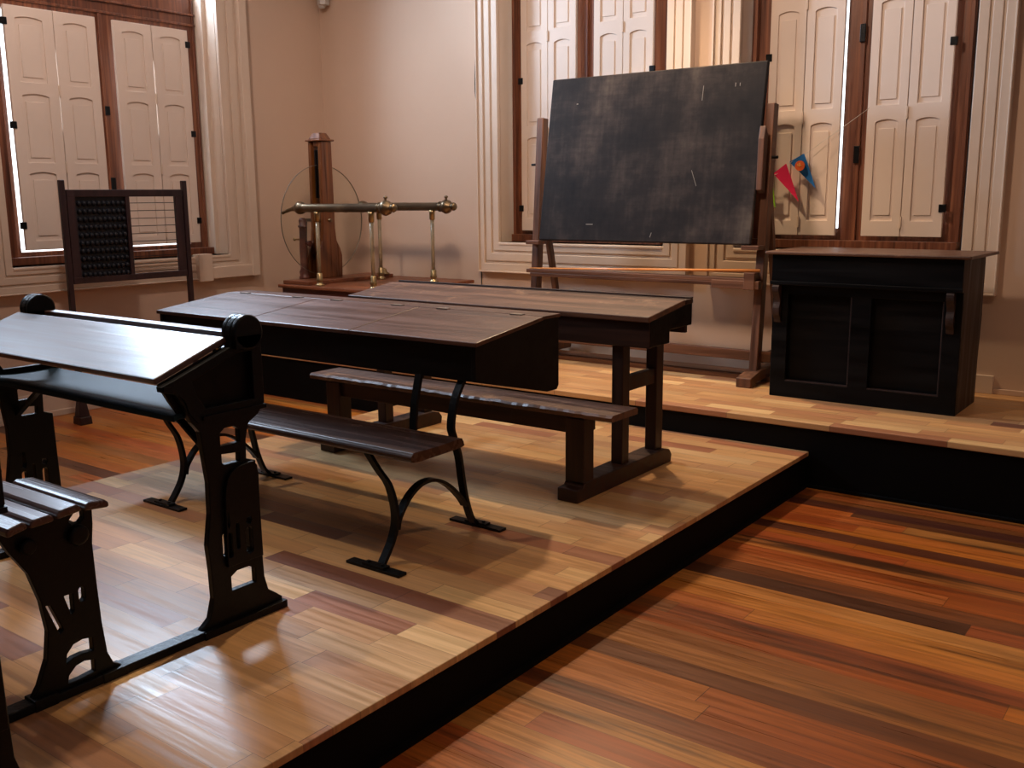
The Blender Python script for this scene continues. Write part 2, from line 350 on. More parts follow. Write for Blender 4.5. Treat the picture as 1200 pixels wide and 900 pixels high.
def spline(pts, n=6, closed=False):   # Catmull-Rom through points
    out = []; N_ = len(pts); rng = N_ if closed else N_-1
    P = [Vector(p) for p in pts]
    for i in range(rng):
        p0 = P[(i-1) % N_] if (closed or i > 0) else P[0]; p1 = P[i]; p2 = P[(i+1) % N_]; p3 = P[(i+2) % N_] if (closed or i+2 < N_) else P[-1]
        for k in range(n):
            t = k/n
            out.append(0.5*((2*p1)+(-p0+p2)*t+(2*p0-5*p1+4*p2-p3)*t*t+(-p0+3*p1-3*p2+p3)*t**3))
    if not closed: out.append(P[-1])
    return [tuple(v) for v in out]

# ------------------------------------------------------------------ room
ZA, ZD, YF, XE = 0.175, 0.317, 4.544, -1.62       # platform top, dais top, dais front, platform right edge
XL, YB = -6.24, 5.7925
XR, YN, ZC = 3.2, -3.2, 4.1
def arch_open(a0, a1, z0, zs, rise, n=14):         # opening outline with a segmental arch
    c = (a0+a1)/2; h = (a1-a0)/2; pts = [(a0, z0), (a1, z0), (a1, zs)]
    for i in range(1, n): t = PI*i/n; pts.append((c+h*math.cos(t), zs+rise*math.sin(t)))
    return pts+[(a0, zs)]
W1 = (3.10, 4.76, 0.985, 2.86, 0.62)      # left wall window: y0,y1,z0,spring,rise
W4 = (0.90, 2.56, 0.985, 2.86, 0.62)  # opening for the added unseen window
W2 = (-4.42, -3.08, 1.07, 3.30, 0.45)
W3 = (-2.59, -1.27, 1.07, 3.30, 0.45)
MB().box(XL-0.4, XR+0.2, YN-0.2, YB+0.4, -0.12, 0.0).build('floor', M_floor, kind='structure')
MB().box(XL-0.4, XR+0.2, YN-0.2, YB+0.4, ZC, ZC+0.12).build('ceiling', M_ceil, kind='structure')
MB().plate([(YN-.2, 0), (YB, 0), (YB, ZC), (YN-.2, ZC)], [arch_open(*W1), arch_open(*W4)], 'X', XL-0.15, 0.3).build('wall_left', M_wall, kind='structure')
MB().plate([(XL-.3, 0), (XR+.2, 0), (XR+.2, ZC), (XL-.3, ZC)], [arch_open(*W2), arch_open(*W3)], 'Y', YB+0.15, 0.3).build('wall_back', M_wall, kind='structure')
MB().box(XR, XR+0.2, YN-.2, YB, 0, ZC).build('wall_right', M_wall, kind='structure')
MB().box(XL, XR, YN-0.2, YN, 0, ZC).build('wall_front', M_wall, kind='structure')
# raised floors
PL = -4.02
d_ = MB().box(XL+.002, XR-.002, YF, YB-.002, ZD-0.03, ZD).build('dais', M_plat, kind='structure', bevel=0.004); d_['label'] = 'long raised dais of pale planks along the back wall'
MB().box(XL+.004, XR-.004, YF+.012, YB-.004, 0.001, ZD-0.03).build('riser', M_riser, d_, label='black painted riser')
p_ = MB().box(PL, XE, -2.6, YF-.002+.010, ZA-0.022, ZA).build('platform', M_plat, kind='structure', bevel=0.003); p_['label'] = 'low pale plank platform carrying the school desks'
MB().box(PL+.012, XE-.012, -2.59, YF+.006, 0.001, ZA-0.022).build('riser', M_riser, p_, label='black painted riser')
MB().box(XE-.012+.001, XE+.006, -2.59, YF, 0.0005, 0.014).build('trim_1', M_riser, kind='structure')
MB().box(XE, XR-.01, YF-.012, YF+.010, 0.0005, 0.014).build('trim_2', M_riser, kind='structure')
bl = MB().box(XL, XL+0.02, YN, YF, 0, 0.13).box(XL, XL+0.026, YN, YF, 0.0, 0.04).box(XL, XL+0.012, YN, YF, 0.13, 0.165).build('baseboard_left', M_trim, kind='structure', bevel=0.003)
MB().box(XL+.02, -1.06, YB-0.02, YB, ZD, ZD+0.10).build('baseboard_back', M_trim, kind='structure', bevel=0.003)
MB().box(-1.06, XR, YB-0.012, YB, ZD, ZD+0.03).build('baseboard_right', M_wall, kind='structure', bevel=0.003)
MB().box(-5.2, -2.1, 5.44, 5.62, ZD, ZD+0.028).box(-5.2, -2.1, 5.455, 5.60, ZD+.028, ZD+0.036).build('trim_3', M_easelH, kind='structure', bevel=0.002)

# ---- window builder; local frame (a along wall, d outward depth from the wall face, z)
def window(name, wall, W, F, sash, leaves, rows, zsh, ztop, post, hinges, trim_lo, cas_out, gl, tz=None):
    a0, a1, z0, zs, rise = W
    f0, f1, fz = F
    def box(mb, A0, A1, D0, D1, Z0, Z1):
        if wall == 'L': return mb.box(XL-D1, XL-D0, A0, A1, Z0, Z1)
        return mb.box(A0, A1, YB+D0, YB+D1, Z0, Z1)
    root = struct_empty(name, (XL-0.2, (a0+a1)/2, z0) if wall == 'L' else ((a0+a1)/2, YB+0.2, z0))
    ax = 'X' if wall == 'L' else 'Y'
    cpos = (lambda d: XL-d) if wall == 'L' else (lambda d: YB+d)
    # casing: stepped moulding round the opening
    co0, co1 = cas_out
    mb = MB(); zt = zs
    steps = [(0.0, 0.030), (0.28, 0.022), (0.36, 0.034), (0.62, 0.026), (0.70, 0.040), (0.94, 0.052), (1.0, 0.0)]
    for i in range(len(steps)-1):
        s0, s1, d = steps[i][0], steps[i+1][0], steps[i][1]
        L0 = a0-(a0-co0)*s0; L1 = a0-(a0-co0)*s1; R0 = a1+(co1-a1)*s0; R1 = a1+(co1-a1)*s1
        B0 = z0-(z0-trim_lo)*s0; B1 = z0-(z0-trim_lo)*s1
        k0 = rise+(zt*0)+ (co1-a1)*s0; k1 = rise+(co1-a1)*s1
        o_ = arch_open(L1, R1, B1, zs, k1); h_ = arch_open(L0, R0, B0, zs, k0)
        mb.plate(o_, [h_], ax, cpos(-d/2-0.0005), d)
    mb.build('casing', M_trim, root, bevel=0.004)
    # sill ledge
    box(MB(), a0, a1, -0.035, 0.215, z0-0.022, z0).build('sill', M_trim, root, bevel=0.006)
    # splayed jamb lining
    mb = MB()
    if wall == 'L':
        mb.prism([(XL+0.004, a1-0.002), (XL-0.25, f1), (XL-0.25, a1-0.002)], 'Z', z0, zs+0.1)
        mb.prism([(XL+0.004, a0+0.002), (XL-0.25, f0), (XL-0.25, a0+0.002)], 'Z', z0, zs+0.1)
        mb.box(XL-0.10, XL-0.085, a1-0.045, a1, z0, zs+.1)
    else:
        mb.prism([(a0+.002, YB), (a0+.002, YB+0.25), (f0, YB+0.25)], 'Z', z0, zs+0.1)
        mb.prism([(a1-.002, YB), (a1-.002, YB+0.25), (f1, YB+0.25)], 'Z', z0, zs+0.1)
    mb.build('jamb_lining', M_trim, root, bevel=0.003)
    # brown frame with arch head
    fw, fb = sash
    outer = arch_open(f0, f1, fz, zs, rise-0.03); fr = MB()
    tr = tz if tz else zs
    h1 = [(gl[0], gl[4]), (gl[1], gl[4]), (gl[1], tr-0.05), (gl[0], tr-0.05)]
    h2 = [(gl[2], gl[4]), (gl[3], gl[4]), (gl[3], tr-0.05), (gl[2], tr-0.05)]
    zz = tr+(0.24 if wall == 'L' else 0.09)
    h3 = arch_open(f0+fw, f1-fw, zz, max(zs, zz+.01), rise-0.03-fw*0.8)
    fr.plate(outer, [h1, h2, h3], ax, cpos(0.235), 0.07)
    # inner bead and transom moulding
    box(fr, f0, f1, 0.185, 0.20, tr+0.0, tr+0.018); box(fr, f0, f1, 0.18, 0.20, tr+0.075, tr+0.09)
    pm = (post[0]+post[1])/2
    box(fr, pm-0.012, pm+0.012, 0.180, 0.20, fz, tr)
    for e in (f0+0.006, f1-0.026): box(fr, e, e+0.02, 0.188, 0.20, fz, zs)
    box(fr, f0, f1, 0.125, 0.20, z0+0.001, z0+0.052)
    box(fr, f0-0.004, f0+(0.055 if wall == 'L' else 0.04), 0.15, 0.20, z0+0.001, zs)
    fr.build('window_frame', M_brownframe, root, bevel=0.004)
    g = MB(); box(g, f0+fw*0.5, f1-fw*0.5, 0.238, 0.242, fz+fb*0.5, tr); g.build('pane', M_pane, root)
    if wall == 'L':
        g = MB().plate(arch_open(f0+fw*0.5, f1-fw*0.5, zz-.02, max(zs, zz), rise-0.06), [], ax, cpos(0.24), 0.004); g.build('pane', M_pane, root)
        fm = MB()
        for t in (0.33, 0.66):
            q = f0+(f1-f0)*t; box(fm, q-.012, q+.012, 0.225, 0.25, zz, zs+rise*0.82)
        fm.build('fanlight_bar', M_brownframe, root)
    else:
        g = MB().plate(arch_open(f0+fw*0.5, f1-fw*0.5, zz-.02, max(zs, zz), rise-0.06), [], ax, cpos(0.25), 0.02); g.build('arch_panel', M_brownframeH, root)
    # central bolt fittings
    b = MB()
    for (zc_, hh) in hinges: box(b, pm-0.016, pm+0.016, 0.165, 0.18, zc_-hh, zc_+hh)
    b.build('bolt', M_iron, root, bevel=0.003)
    # shutters
    pairs = [(leaves[0], leaves[1]), (leaves[2], leaves[3])]
    for (l0, l1) in leaves:
        sh = MB(); dd0, dd1 = 0.135, 0.158
        wdt = l1-l0; st = wdt*0.22
        cuts = []
        for (r0, r1) in rows:
            cuts.append([(l0+st, r0), (l1-st, r0), (l1-st, r1-0.016)] + [(l1-st-(wdt-2*st)*t, r1-0.014+0.014*math.sin(PI*t)) for t in (0.08, 0.25, 0.5, 0.75, 0.92)] + [(l0+st, r1-0.016)])
        sh.plate([(l0, zsh), (l1, zsh), (l1, ztop), (l0, ztop)], cuts, ax, cpos((dd0+dd1)/2), dd1-dd0)
        for (r0, r1) in rows:
            box(sh, l0+st-.004, l1-st+.004, 0.146, 0.156, r0-.004, r1+.006)
            ins = wdt*0.07
            box(sh, l0+st+ins, l1-st-ins, 0.140, 0.150, r0+0.03, r1-0.05)
        if (l0, l1) in (leaves[0], leaves[2]):     # strip added behind the meeting edge to stop daylight leaking through
            for (r0, r1) in ([(zsh, 1.86), (2.36, ztop)] if wall == 'L' else [(zsh, ztop)]):
                box(sh, l1-0.008, l1+0.012, 0.1585, 0.164, r0, r1)
        so = sh.build('shutter_leaf', M_shut, root, bevel=0.0025)
    for i in (0, 2):
        e = (leaves[i][1]+leaves[i+1][0])/2; hg = MB()
        for zc_ in [zsh+0.08]+[r[1]+0.03 for r in rows[:-1]]:
            box(hg, e-0.006, e+0.006, 0.126, 0.136, zc_-0.035, zc_+0.035)
        hg.build('hinge', M_trim, root, bevel=0.002)
    hb = MB()
    for (ae, zs_) in ((leaves[0][0], (zsh+0.16, (zsh+ztop)/2+0.03, ztop-.1)), (leaves[3][1], (zsh+0.16, (zsh+ztop)/2+0.03, ztop-.1))):
        for z_ in zs_: box(hb, ae-0.022, ae+0.016, 0.128, 0.15, z_-0.022, z_+0.022)
    hb.build('hinge', M_iron, root, bevel=0.003)
    return root
rowsL = [(1.14, 1.58), (1.64, 2.07), (2.14, 2.54)]
w1 = window('window_1', 'L', W1, (3.18, 4.73, 0.985), (0.06, 0.075), [(3.285, 3.603), (3.609, 3.90), (4.03, 4.322), (4.330, 4.62)], rowsL, 1.08, 2.60,
       (3.905, 4.02), [(1.50, 0.05), (2.0, 0.03)], 0.815, (2.94, 5.0), (3.284, 3.86, 4.08, 4.58, 1.066), tz=2.64)
w1['label'] = 'arched window with four cream folding shutters in the left wall behind the abacus'
rowsB = [(1.24, 1.81), (1.89, 2.46), (2.54, 3.11)]
w2 = window('window_2', 'B', W2, (-4.44, -3.18, 1.07), (0.07, 0.065), [(-4.33, -4.10), (-4.096, -3.865), (-3.72, -3.495), (-3.491, -3.268)], rowsB, 1.15, 3.20,
       (-3.872, -3.75), [(2.1, 0.05)], 0.85, (-4.60, -2.90), (-4.28, -3.90, -3.68, -3.32, 1.19))
w2['label'] = 'shuttered window in the back wall, partly hidden by the blackboard'
w3 = window('window_3', 'B', W3, (-2.60, -1.33, 1.07), (0.085, 0.065), [(-2.468, -2.248), (-2.244, -2.020), (-1.865, -1.645), (-1.641, -1.418)], rowsB, 1.15, 3.20,
       (-1.985, -1.868), [(1.62, 0.05), (2.3, 0.05)], 0.85, (-2.76, -1.08), (-2.42, -2.022, -1.82, -1.47, 1.19))
w3['label'] = 'shuttered window in the back wall above the black cabinet'
# butt block on the left casing
MB().box(XL, XL+0.075, 4.44, 4.56, 0.80, 1.0).box(XL, XL+0.062, 4.56, 5.0, 0.815, 0.90).box(XL, XL+.07, 4.93, 5.0, 0.815, 2.9).build('trim_4', M_trim, kind='structure', bevel=0.004)
D4 = -2.2  # shift for an unseen window added to feed the desk top reflection
w4 = window('added_window_4', 'L', (W4[0], W4[1], W4[2], W4[3], W4[4]), (3.18+D4, 4.73+D4, 0.985), (0.06, 0.075), [(3.285+D4, 3.603+D4), (3.609+D4, 3.90+D4), (4.03+D4, 4.322+D4), (4.330+D4, 4.62+D4)], rowsL, 1.08, 2.60,
       (3.905+D4, 4.02+D4), [(1.50, 0.05), (2.0, 0.03)], 0.815, (2.94+D4, 5.0+D4-0.07), (3.262+D4, 3.86+D4, 4.08+D4, 4.58+D4, 1.085), tz=2.64)
w4['label'] = 'unseen shuttered window added in the left wall for the sheen on the front desk'

# ------------------------------------------------------------------ iron-framed desk with slatted tip-up seats
XA = -2.28
def iron_desk():
    root = thing('iron_school_desk', 'two-seat school desk with ornate black cast iron legs and sloping top, nearest the left window', 'desk', (-2.8, 1.5, ZA))
    out = [(1.545, ZA), (1.56, 0.20), (1.592, 0.225), (1.608, 0.28), (1.606, 0.36), (1.600, 0.44), (1.615, 0.53), (1.617, 0.62), (1.605, 0.72), (1.60, 0.77),
           (1.575, 0.80), (1.555, 0.85), (1.535, 0.885), (1.49, 0.898), (1.488, 0.912), (1.53, 0.924), (1.715, 0.990)]
    out += [(1.770+0.052*math.cos(t), 1.028+0.050*math.sin(t)) for t in [math.radians(a) for a in range(200, -25, -15)]]
    out += [(1.826, 0.96), (1.826, 0.815), (1.80, 0.785), (1.765, 0.765), (1.752, 0.72), (1.750, 0.662), (1.782, 0.650), (1.784, 0.53), (1.787, 0.38), (1.790, 0.29), (1.802, 0.245), (1.832, 0.222), (1.852, 0.205), (1.848, ZA)]
    def arch(y0, y1, z0, z1): return [(y0, z0), (y1, z0), (y1, z1-0.012), (y1-(y1-y0)*0.25, z1), (y0+(y1-y0)*0.25, z1), (y0, z1-0.012)]
    def slot(y0, y1, z0, z1, n=5):
        r = (y1-y0)/2; c = (y0+y1)/2
        return [(c+r*math.cos(t), z0+r+r*math.sin(t)) for t in [PI+PI*i/n for i in range(n+1)]]+[(c+r*math.cos(t), z1-r+r*math.sin(t)) for t in [PI*i/n for i in range(n+1)]]
    holes = [[(1.625, 0.832), (1.79, 0.832), (1.79, 0.972), (1.74, 0.972), (1.585, 0.912), (1.60, 0.87)], arch(1.665, 1.730, 0.716, 0.765), [(1.666, 0.668), (1.672, 0.660), (1.726, 0.660), (1.727, 0.686), (1.666, 0.692)],
             arch(1.672, 1.758, 0.283, 0.338), slot(1.650, 1.668, 0.392, 0.462), slot(1.690, 1.698, 0.410, 0.482), slot(1.724, 1.744, 0.385, 0.460),
             [(1.655, 0.478), (1.664, 0.474), (1.669, 0.488), (1.666, 0.53), (1.659, 0.53)], [(1.725, 0.478), (1.738, 0.470), (1.746, 0.482), (1.742, 0.492), (1.728, 0.492)]]
    seat_out = [(1.065, ZA), (1.07, 0.198), (1.092, 0.23), (1.118, 0.29), (1.128, 0.36), (1.118, 0.44), (1.095, 0.52), (1.055, 0.585), (1.035, 0.625), (1.04, 0.648), (1.10, 0.644), (1.18, 0.650),
                (1.215, 0.652), (1.222, 0.640), (1.205, 0.622), (1.215, 0.610), (1.235, 0.612), (1.245, 0.622), (1.245, 0.662), (1.27, 0.662), (1.268, 0.60), (1.262, 0.55), (1.264, 0.45), (1.268, 0.34), (1.276, 0.25), (1.29, 0.215), (1.318, 0.196), (1.32, ZA)]
    seat_holes = [[(1.128, 0.428), (1.140, 0.424), (1.166, 0.352), (1.156, 0.345)], [(1.176, 0.437), (1.198, 0.437), (1.198, 0.392), (1.190, 0.385)], slot(1.214, 1.230, 0.408, 0.446),
                  [(1.165, 0.262), (1.170, 0.285), (1.188, 0.304), (1.212, 0.309), (1.238, 0.304), (1.238, 0.268), (1.21, 0.272), (1.185, 0.27)],
                  [(1.165, 0.208), (1.170, 0.228), (1.19, 0.246), (1.212, 0.250), (1.238, 0.244), (1.238, 0.212), (1.20, 0.208)],
                  slot(1.212, 1.228, 0.556, 0.572)]
    for x in (XA, -3.40):
        fr = MB().plate(out, holes, 'X', x, 0.022, 0.003)
        sg = 1 if x == XA else -1
        # raised arched panel and rim on the leg, base flange, knob drum
        pan = spline([(1.655, 0.362), (1.658, 0.50), (1.665, 0.600), (1.690, 0.640), (1.735, 0.652), (1.776, 0.640), (1.778, 0.52), (1.780, 0.362)], 3)
        fr.plate(pan, [slot(1.651+.006, 1.670+.004, 0.388, 0.464), slot(1.688, 1.700, 0.406, 0.486), slot(1.722, 1.746, 0.381, 0.464),
                       [(1.662, 0.476), (1.664, 0.474), (1.669, 0.488), (1.666, 0.53), (1.660, 0.53)], [(1.725, 0.478), (1.738, 0.470), (1.746, 0.482), (1.742, 0.492), (1.728, 0.492)]], 'X', x+sg*0.016, 0.016, 0.002)
        fr.box(x-0.028, x+0.028, 1.56, 1.856, ZA, ZA+0.022)
        fr.lathe((x-0.032, 1.770, 1.028), (1, 0, 0), [(0, 0.044), (0.004, 0.050), (0.018, 0.050), (0.021, 0.047), (0.024, 0.050), (0.038, 0.050), (0.041, 0.047), (0.044, 0.050), (0.058, 0.050), (0.062, 0.044)], 24)
        fr.box(x-0.03, x+0.03, 1.724, 1.81, 0.985, 1.02)
        fr.box(x-0.018, x+0.018, 1.61, 1.826, 0.80, 0.812)
        fo = fr.build('desk_frame', M_iron, root, bevel=0.002)
        sf = MB().plate(seat_out, seat_holes, 'X', x, 0.022, 0.003)
        sf.lathe((x-0.03, 1.222, 0.585), (1, 0, 0), [(0, 0.018), (0.004, 0.026), (0.056, 0.026), (0.06, 0.018)], 14)
        sf.lathe((x-0.03, 1.095, 0.592), (1, 0, 0), [(0, 0.014), (0.004, 0.02), (0.056, 0.02), (0.06, 0.014)], 14)
        sf.box(x-0.026, x+0.026, 1.07, 1.13, ZA, ZA+0.03); sf.box(x-0.026, x+0.026, 1.25, 1.32, ZA, ZA+0.025)
        sf.build('seat_frame', M_iron, root, bevel=0.002)
        MB().box(x-0.024, x+0.024, 0.98, 1.60, ZA+0.0005, ZA+0.024).build('base_rail', M_iron, root, bevel=0.003)
        # arm curling up to the front edge of the top
        MB().strap(spline([(x-sg*0.0, 1.60, 0.80), (x, 1.575, 0.83), (x, 1.56, 0.87), (x, 1.525, 0.90), (x, 1.495, 0.905)], 4), 0.03, 0.012).build('bracket', M_iron, root)
        # diagonal brace
        MB().beam((x, 1.66, 0.665), (x-sg*0.22, 1.66, 0.805), 0.012, 0.022, (0, 1, 0)).build('brace', M_iron, root, bevel=0.002)
    # sloping top
    x0, x1 = -3.445, -2.295
    sl = [(1.492, 0.915), (1.728, 1.001), (1.722, 1.018-0.0), (1.486, 0.932)]
    MB().prism(sl, 'X', x0, x1).build('desk_top', M_atop, root, bevel=0.004)
    MB().box(x0+.09, x1, 1.768, 1.812, 1.004, 1.022).build('pen_ledge', M_atop, root, bevel=0.003)
    MB().box(x0+.09, x1, 1.731, 1.767, 0.985, 1.002).build('ink_groove', M_bdark, root)
    sh = MB()
    pro = spline([(1.535, 0.822), (1.56, 0.828), (1.62, 0.815), (1.72, 0.812), (1.80, 0.815)], 4)
    sh.prism([(p[0], p[1]) for p in pro]+[(p[0], p[1]-0.016) for p in reversed(pro)], 'X', -3.39, XA-0.011)
    sh.build('book_shelf', M_shelf, root, bevel=0.003)
    MB().box(-3.15, -2.45, 1.60, 1.66, 0.792, 0.80).build('shelf_batten', M_bdark, root)
    # end cheeks under the top (inside the frames)
    for x in (XA-0.02,):
        MB().prism([(1.56, 0.815), (1.80, 0.815), (1.80, 0.998), (1.722, 0.992), (1.50, 0.914), (1.53, 0.86)], 'X', x-0.006, x+0.006).build('cheek', M_bdark, root)
    # two tip-up slatted seats
    for (s0, s1) in ((-2.552, -2.20), (-3.27, -2.80+0.07)):
        bk = MB()
        for x in (s0+0.05, s1-0.09):
            bk.strap(spline([(x, 1.03, 0.640), (x, 1.09, 0.646), (x, 1.16, 0.648), (x, 1.225, 0.652), (x, 1.27, 0.652)], 3), 0.026, 0.012)
            bk.strap(spline([(x, 1.10, 0.64), (x, 1.14, 0.60), (x, 1.20, 0.585), (x, 1.24, 0.60)], 3), 0.02, 0.012)
        bk.beam((s1-0.07, 1.222, 0.585), (s0+0.03 if s1 < -2.5 else XA-0.6, 1.222, 0.585), 0.016, 0.016)
        bk.build('seat_bracket', M_iron, root)
        for (yc, zc, wd, tilt) in ((1.244, 0.667, 0.066, -0.10), (1.172, 0.670, 0.064, 0.10), (1.105, 0.664, 0.060, 0.05), (1.045, 0.660, 0.052, 0.22)):
            pr = [(-0.5, -0.35), (-0.46, 0.2), (-0.32, 0.5), (0.32, 0.5), (0.46, 0.2), (0.5, -0.35), (0.4, -0.5), (-0.4, -0.5)]
            poly = []
            for (a, b) in pr:
                yy, zz = a*wd, b*0.020
                poly.append((yc+yy*math.cos(tilt)-zz*math.sin(tilt), zc+yy*math.sin(tilt)+zz*math.cos(tilt)))
            MB().prism(poly, 'X', s0, s1).build('seat_slat', M_slat, root, bevel=0.004, seg=3)
    return root
deskA = iron_desk()
deskA2 = copy_tree(deskA)
deskA2.location = deskA.location+Vector((0.36, -0.935, 0))
deskA2['label'] = 'black cast iron desk upright cut off at the bottom left edge of the photo'

# ------------------------------------------------------------------ long lidded desk with iron-legged bench
def bench_desk():
    root = thing('lidded_bench_desk', 'long dark lidded desk joined to a bench on curved iron straps, mid platform', 'desk', (-3.0, 2.7, ZA))
    x0, x1 = -4.0, -2.13
    # lids, back strip, box
    n = 3; wv = (x1-x0)/n
    for i in range(n):
        a = x0+i*wv+(0.002 if i else -0.006); b = x0+(i+1)*wv-(0.002 if i < n-1 else -0.004)
        lid = MB().prism([(2.635, 0.884), (3.045, 0.936), (3.045, 0.951), (2.635, 0.900)], 'X', a, b).build('lid', M_btop, root, bevel=0.003)
        for t in (0.2, 0.8):
            q = a+(b-a)*t
            MB().box(q-0.028, q+0.028, 3.035, 3.058, 0.9485, 0.9535).build('hinge', M_steel, lid)
    MB().box(x0, x1, 3.05, 3.165, 0.938, 0.951).build('back_strip', M_btop, root, bevel=0.003)
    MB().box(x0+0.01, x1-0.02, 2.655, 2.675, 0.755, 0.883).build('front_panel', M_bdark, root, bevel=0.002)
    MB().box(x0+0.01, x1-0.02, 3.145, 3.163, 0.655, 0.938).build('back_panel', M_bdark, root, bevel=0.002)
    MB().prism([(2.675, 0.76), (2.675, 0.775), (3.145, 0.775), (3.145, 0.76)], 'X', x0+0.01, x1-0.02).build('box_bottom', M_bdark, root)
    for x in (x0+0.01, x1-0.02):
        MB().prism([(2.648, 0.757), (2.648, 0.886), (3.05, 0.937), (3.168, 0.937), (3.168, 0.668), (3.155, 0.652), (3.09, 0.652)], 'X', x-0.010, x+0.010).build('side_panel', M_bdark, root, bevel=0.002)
    # bench seat
    s0, s1 = -3.92, -2.145
    pr = spline([(2.31, 0.553), (2.318, 0.567), (2.335, 0.572), (2.44, 0.569), (2.56, 0.572), (2.576, 0.566), (2.582, 0.553), (2.572, 0.540), (2.44, 0.537), (2.325, 0.538)], 3, True)
    MB().prism(pr, 'X', s0, s1).build('bench_seat', M_bseat, root, bevel=0.0)
    for x in (-2.25, -3.44):
        MB().strap(spline([(x, 2.262, 0.180), (x, 2.318, 0.26), (x, 2.336, 0.339), (x-.02, 2.332, 0.434), (x-.06, 2.322, 0.49), (x-.10, 2.318, 0.540)], 5), 0.030, 0.013).build('front_leg', M_iron, root)
        MB().strap(spline([(x, 2.775, 0.183), (x, 2.742, 0.215), (x, 2.712, 0.29), (x, 2.692, 0.375), (x+.01, 2.665, 0.47), (x+.02, 2.625, 0.555), (x+.02, 2.615, 0.60), (x+.02, 2.64, 0.69), (x+.025, 2.70, 0.785)], 5), 0.030, 0.013).build('back_leg', M_iron, root)
        MB().strap(spline([(x, 2.339, 0.285), (x, 2.352, 0.325), (x, 2.405, 0.385), (x, 2.47, 0.416), (x, 2.54, 0.412), (x, 2.61, 0.375), (x, 2.675, 0.315), (x, 2.705, 0.275)], 5), 0.030, 0.012).build('arched_brace', M_iron, root)
        for yc in (2.235, 2.780):
            MB().box(x-0.122, x+0.122, yc-0.02, yc+0.02, ZA+0.0005, ZA+0.010).box(x-0.05, x+0.05, yc-0.016, yc+0.016, ZA+0.0105, ZA+0.018).lathe((x+0.03, yc, ZA+.018), (0, 0, 1), [(0, 0.007), (0.005, 0.006)], 8).lathe((x-0.03, yc, ZA+.018), (0, 0, 1), [(0, 0.007), (0.005, 0.006)], 8).build('foot_plate', M_iron, root, bevel=0.001)
    for x in (-2.39, -3.30):
        MB().strap([(x, 2.59, 0.565), (x, 2.60, 0.66), (x, 2.63, 0.765)], 0.030, 0.012).build('strap', M_iron, root)
    return root
deskB = bench_desk()

# ------------------------------------------------------------------ wooden sled desk with bench
def sled_desk():
    root = thing('sled_base_desk', 'long brown wooden desk and bench on heavy sled feet, at the back of the platform', 'desk', (-2.85, 3.6, ZA))
    x0, x1 = -3.70, -1.95
    MB().prism([(3.545, 0.884), (3.868, 0.928), (3.868, 0.952), (3.545, 0.908)], 'X', x0, x1).build('desk_top', M_ctop, root, bevel=0.004)
    MB().box(x0, x1, 3.875, 3.94, 0.930, 0.950).box(x0, x1, 3.925, 3.942, 0.950, 0.958).build('pen_ledge', M_cwood, root, bevel=0.003)
    MB().box(x0+0.07, x1-0.006, 3.562, 3.585, 0.775, 0.886).build('front_apron', M_cwood, root, bevel=0.003)
    MB().box(x0+0.07, x1-0.02, 3.91, 3.93, 0.80, 0.93).build('back_apron', M_cwood, root, bevel=0.003)
    for xc in (x1-0.016, x0+0.03):
        MB().prism([(3.565, 0.778), (3.735, 0.778), (3.735, 0.835), (3.94, 0.835), (3.94, 0.932), (3.868, 0.927), (3.565, 0.884)], 'X', xc-0.012, xc+0.012).build('end_board', M_bdark, root, bevel=0.003)
    for xc in (-2.13, -3.54):
        sg = 1 if xc > -3 else -1
        sled = [(3.215, ZA), (4.015, ZA), (4.022, ZA+0.035), (4.0, ZA+0.062), (3.95, ZA+0.075), (3.28, ZA+0.075), (3.26, ZA+0.058), (3.215, ZA+0.055)]
        MB().prism(sled, 'X', xc-0.05, xc+0.05).build('sled_foot', M_cwood, root, bevel=0.005)
        MB().box(xc-0.045, xc+0.045, 3.265, 3.345, ZA+0.07, 0.515).build('bench_post', M_cpost, root, bevel=0.005)
        MB().box(xc-0.028, xc+0.028, 3.60, 3.660, ZA+0.07, 0.80).build('desk_post', M_cpost, root, bevel=0.004)
        MB().box(xc-0.028, xc+0.028, 3.90, 3.965, ZA+0.07, 0.79).build('desk_post', M_cpost, root, bevel=0.004)
        MB().box(xc-0.018, xc+0.018, 3.655, 3.905, 0.562, 0.628).build('stretcher', M_cwood, root, bevel=0.003)
        MB().box(xc-0.03, xc+0.03, 3.595, 3.90, 0.778, 0.83).build('bearer', M_cwood, root, bevel=0.003)
        MB().box(xc-0.030, xc+0.030, 3.345, 3.38, 0.45, 0.515).build('corbel', M_cwood, root, bevel=0.004)
    # bench plank with worn wavy front edge
    n = 60; b0, b1 = -3.69, -1.952; vt = []; fs = []
    rnd = random.Random(3)
    for i in range(n+1):
        x = b0+(b1-b0)*i/n; j = rnd.uniform(-0.004, 0.003); k = rnd.uniform(-0.0015, 0.0015)
        sc_ = [(3.262+j, 0.520), (3.258+j, 0.537+k), (3.268+j, 0.546+k), (3.458, 0.546), (3.468, 0.538), (3.466, 0.518)]
        vt += [(x, a, b) for a, b in sc_]
    for i in range(n):
        for q in range(6): fs.append((i*6+q, i*6+(q+1) % 6, (i+1)*6+(q+1) % 6, (i+1)*6+q))
    fs += [tuple(range(6)), tuple(range(n*6, n*6+6))]
    MB().add(vt, fs).build('bench_plank', M_ctop, root)
    MB().box(-3.50, -2.17, 3.285, 3.325, 0.445, 0.519).build('bench_rail', M_cwood, root, bevel=0.003)
    return root
deskC = sled_desk()

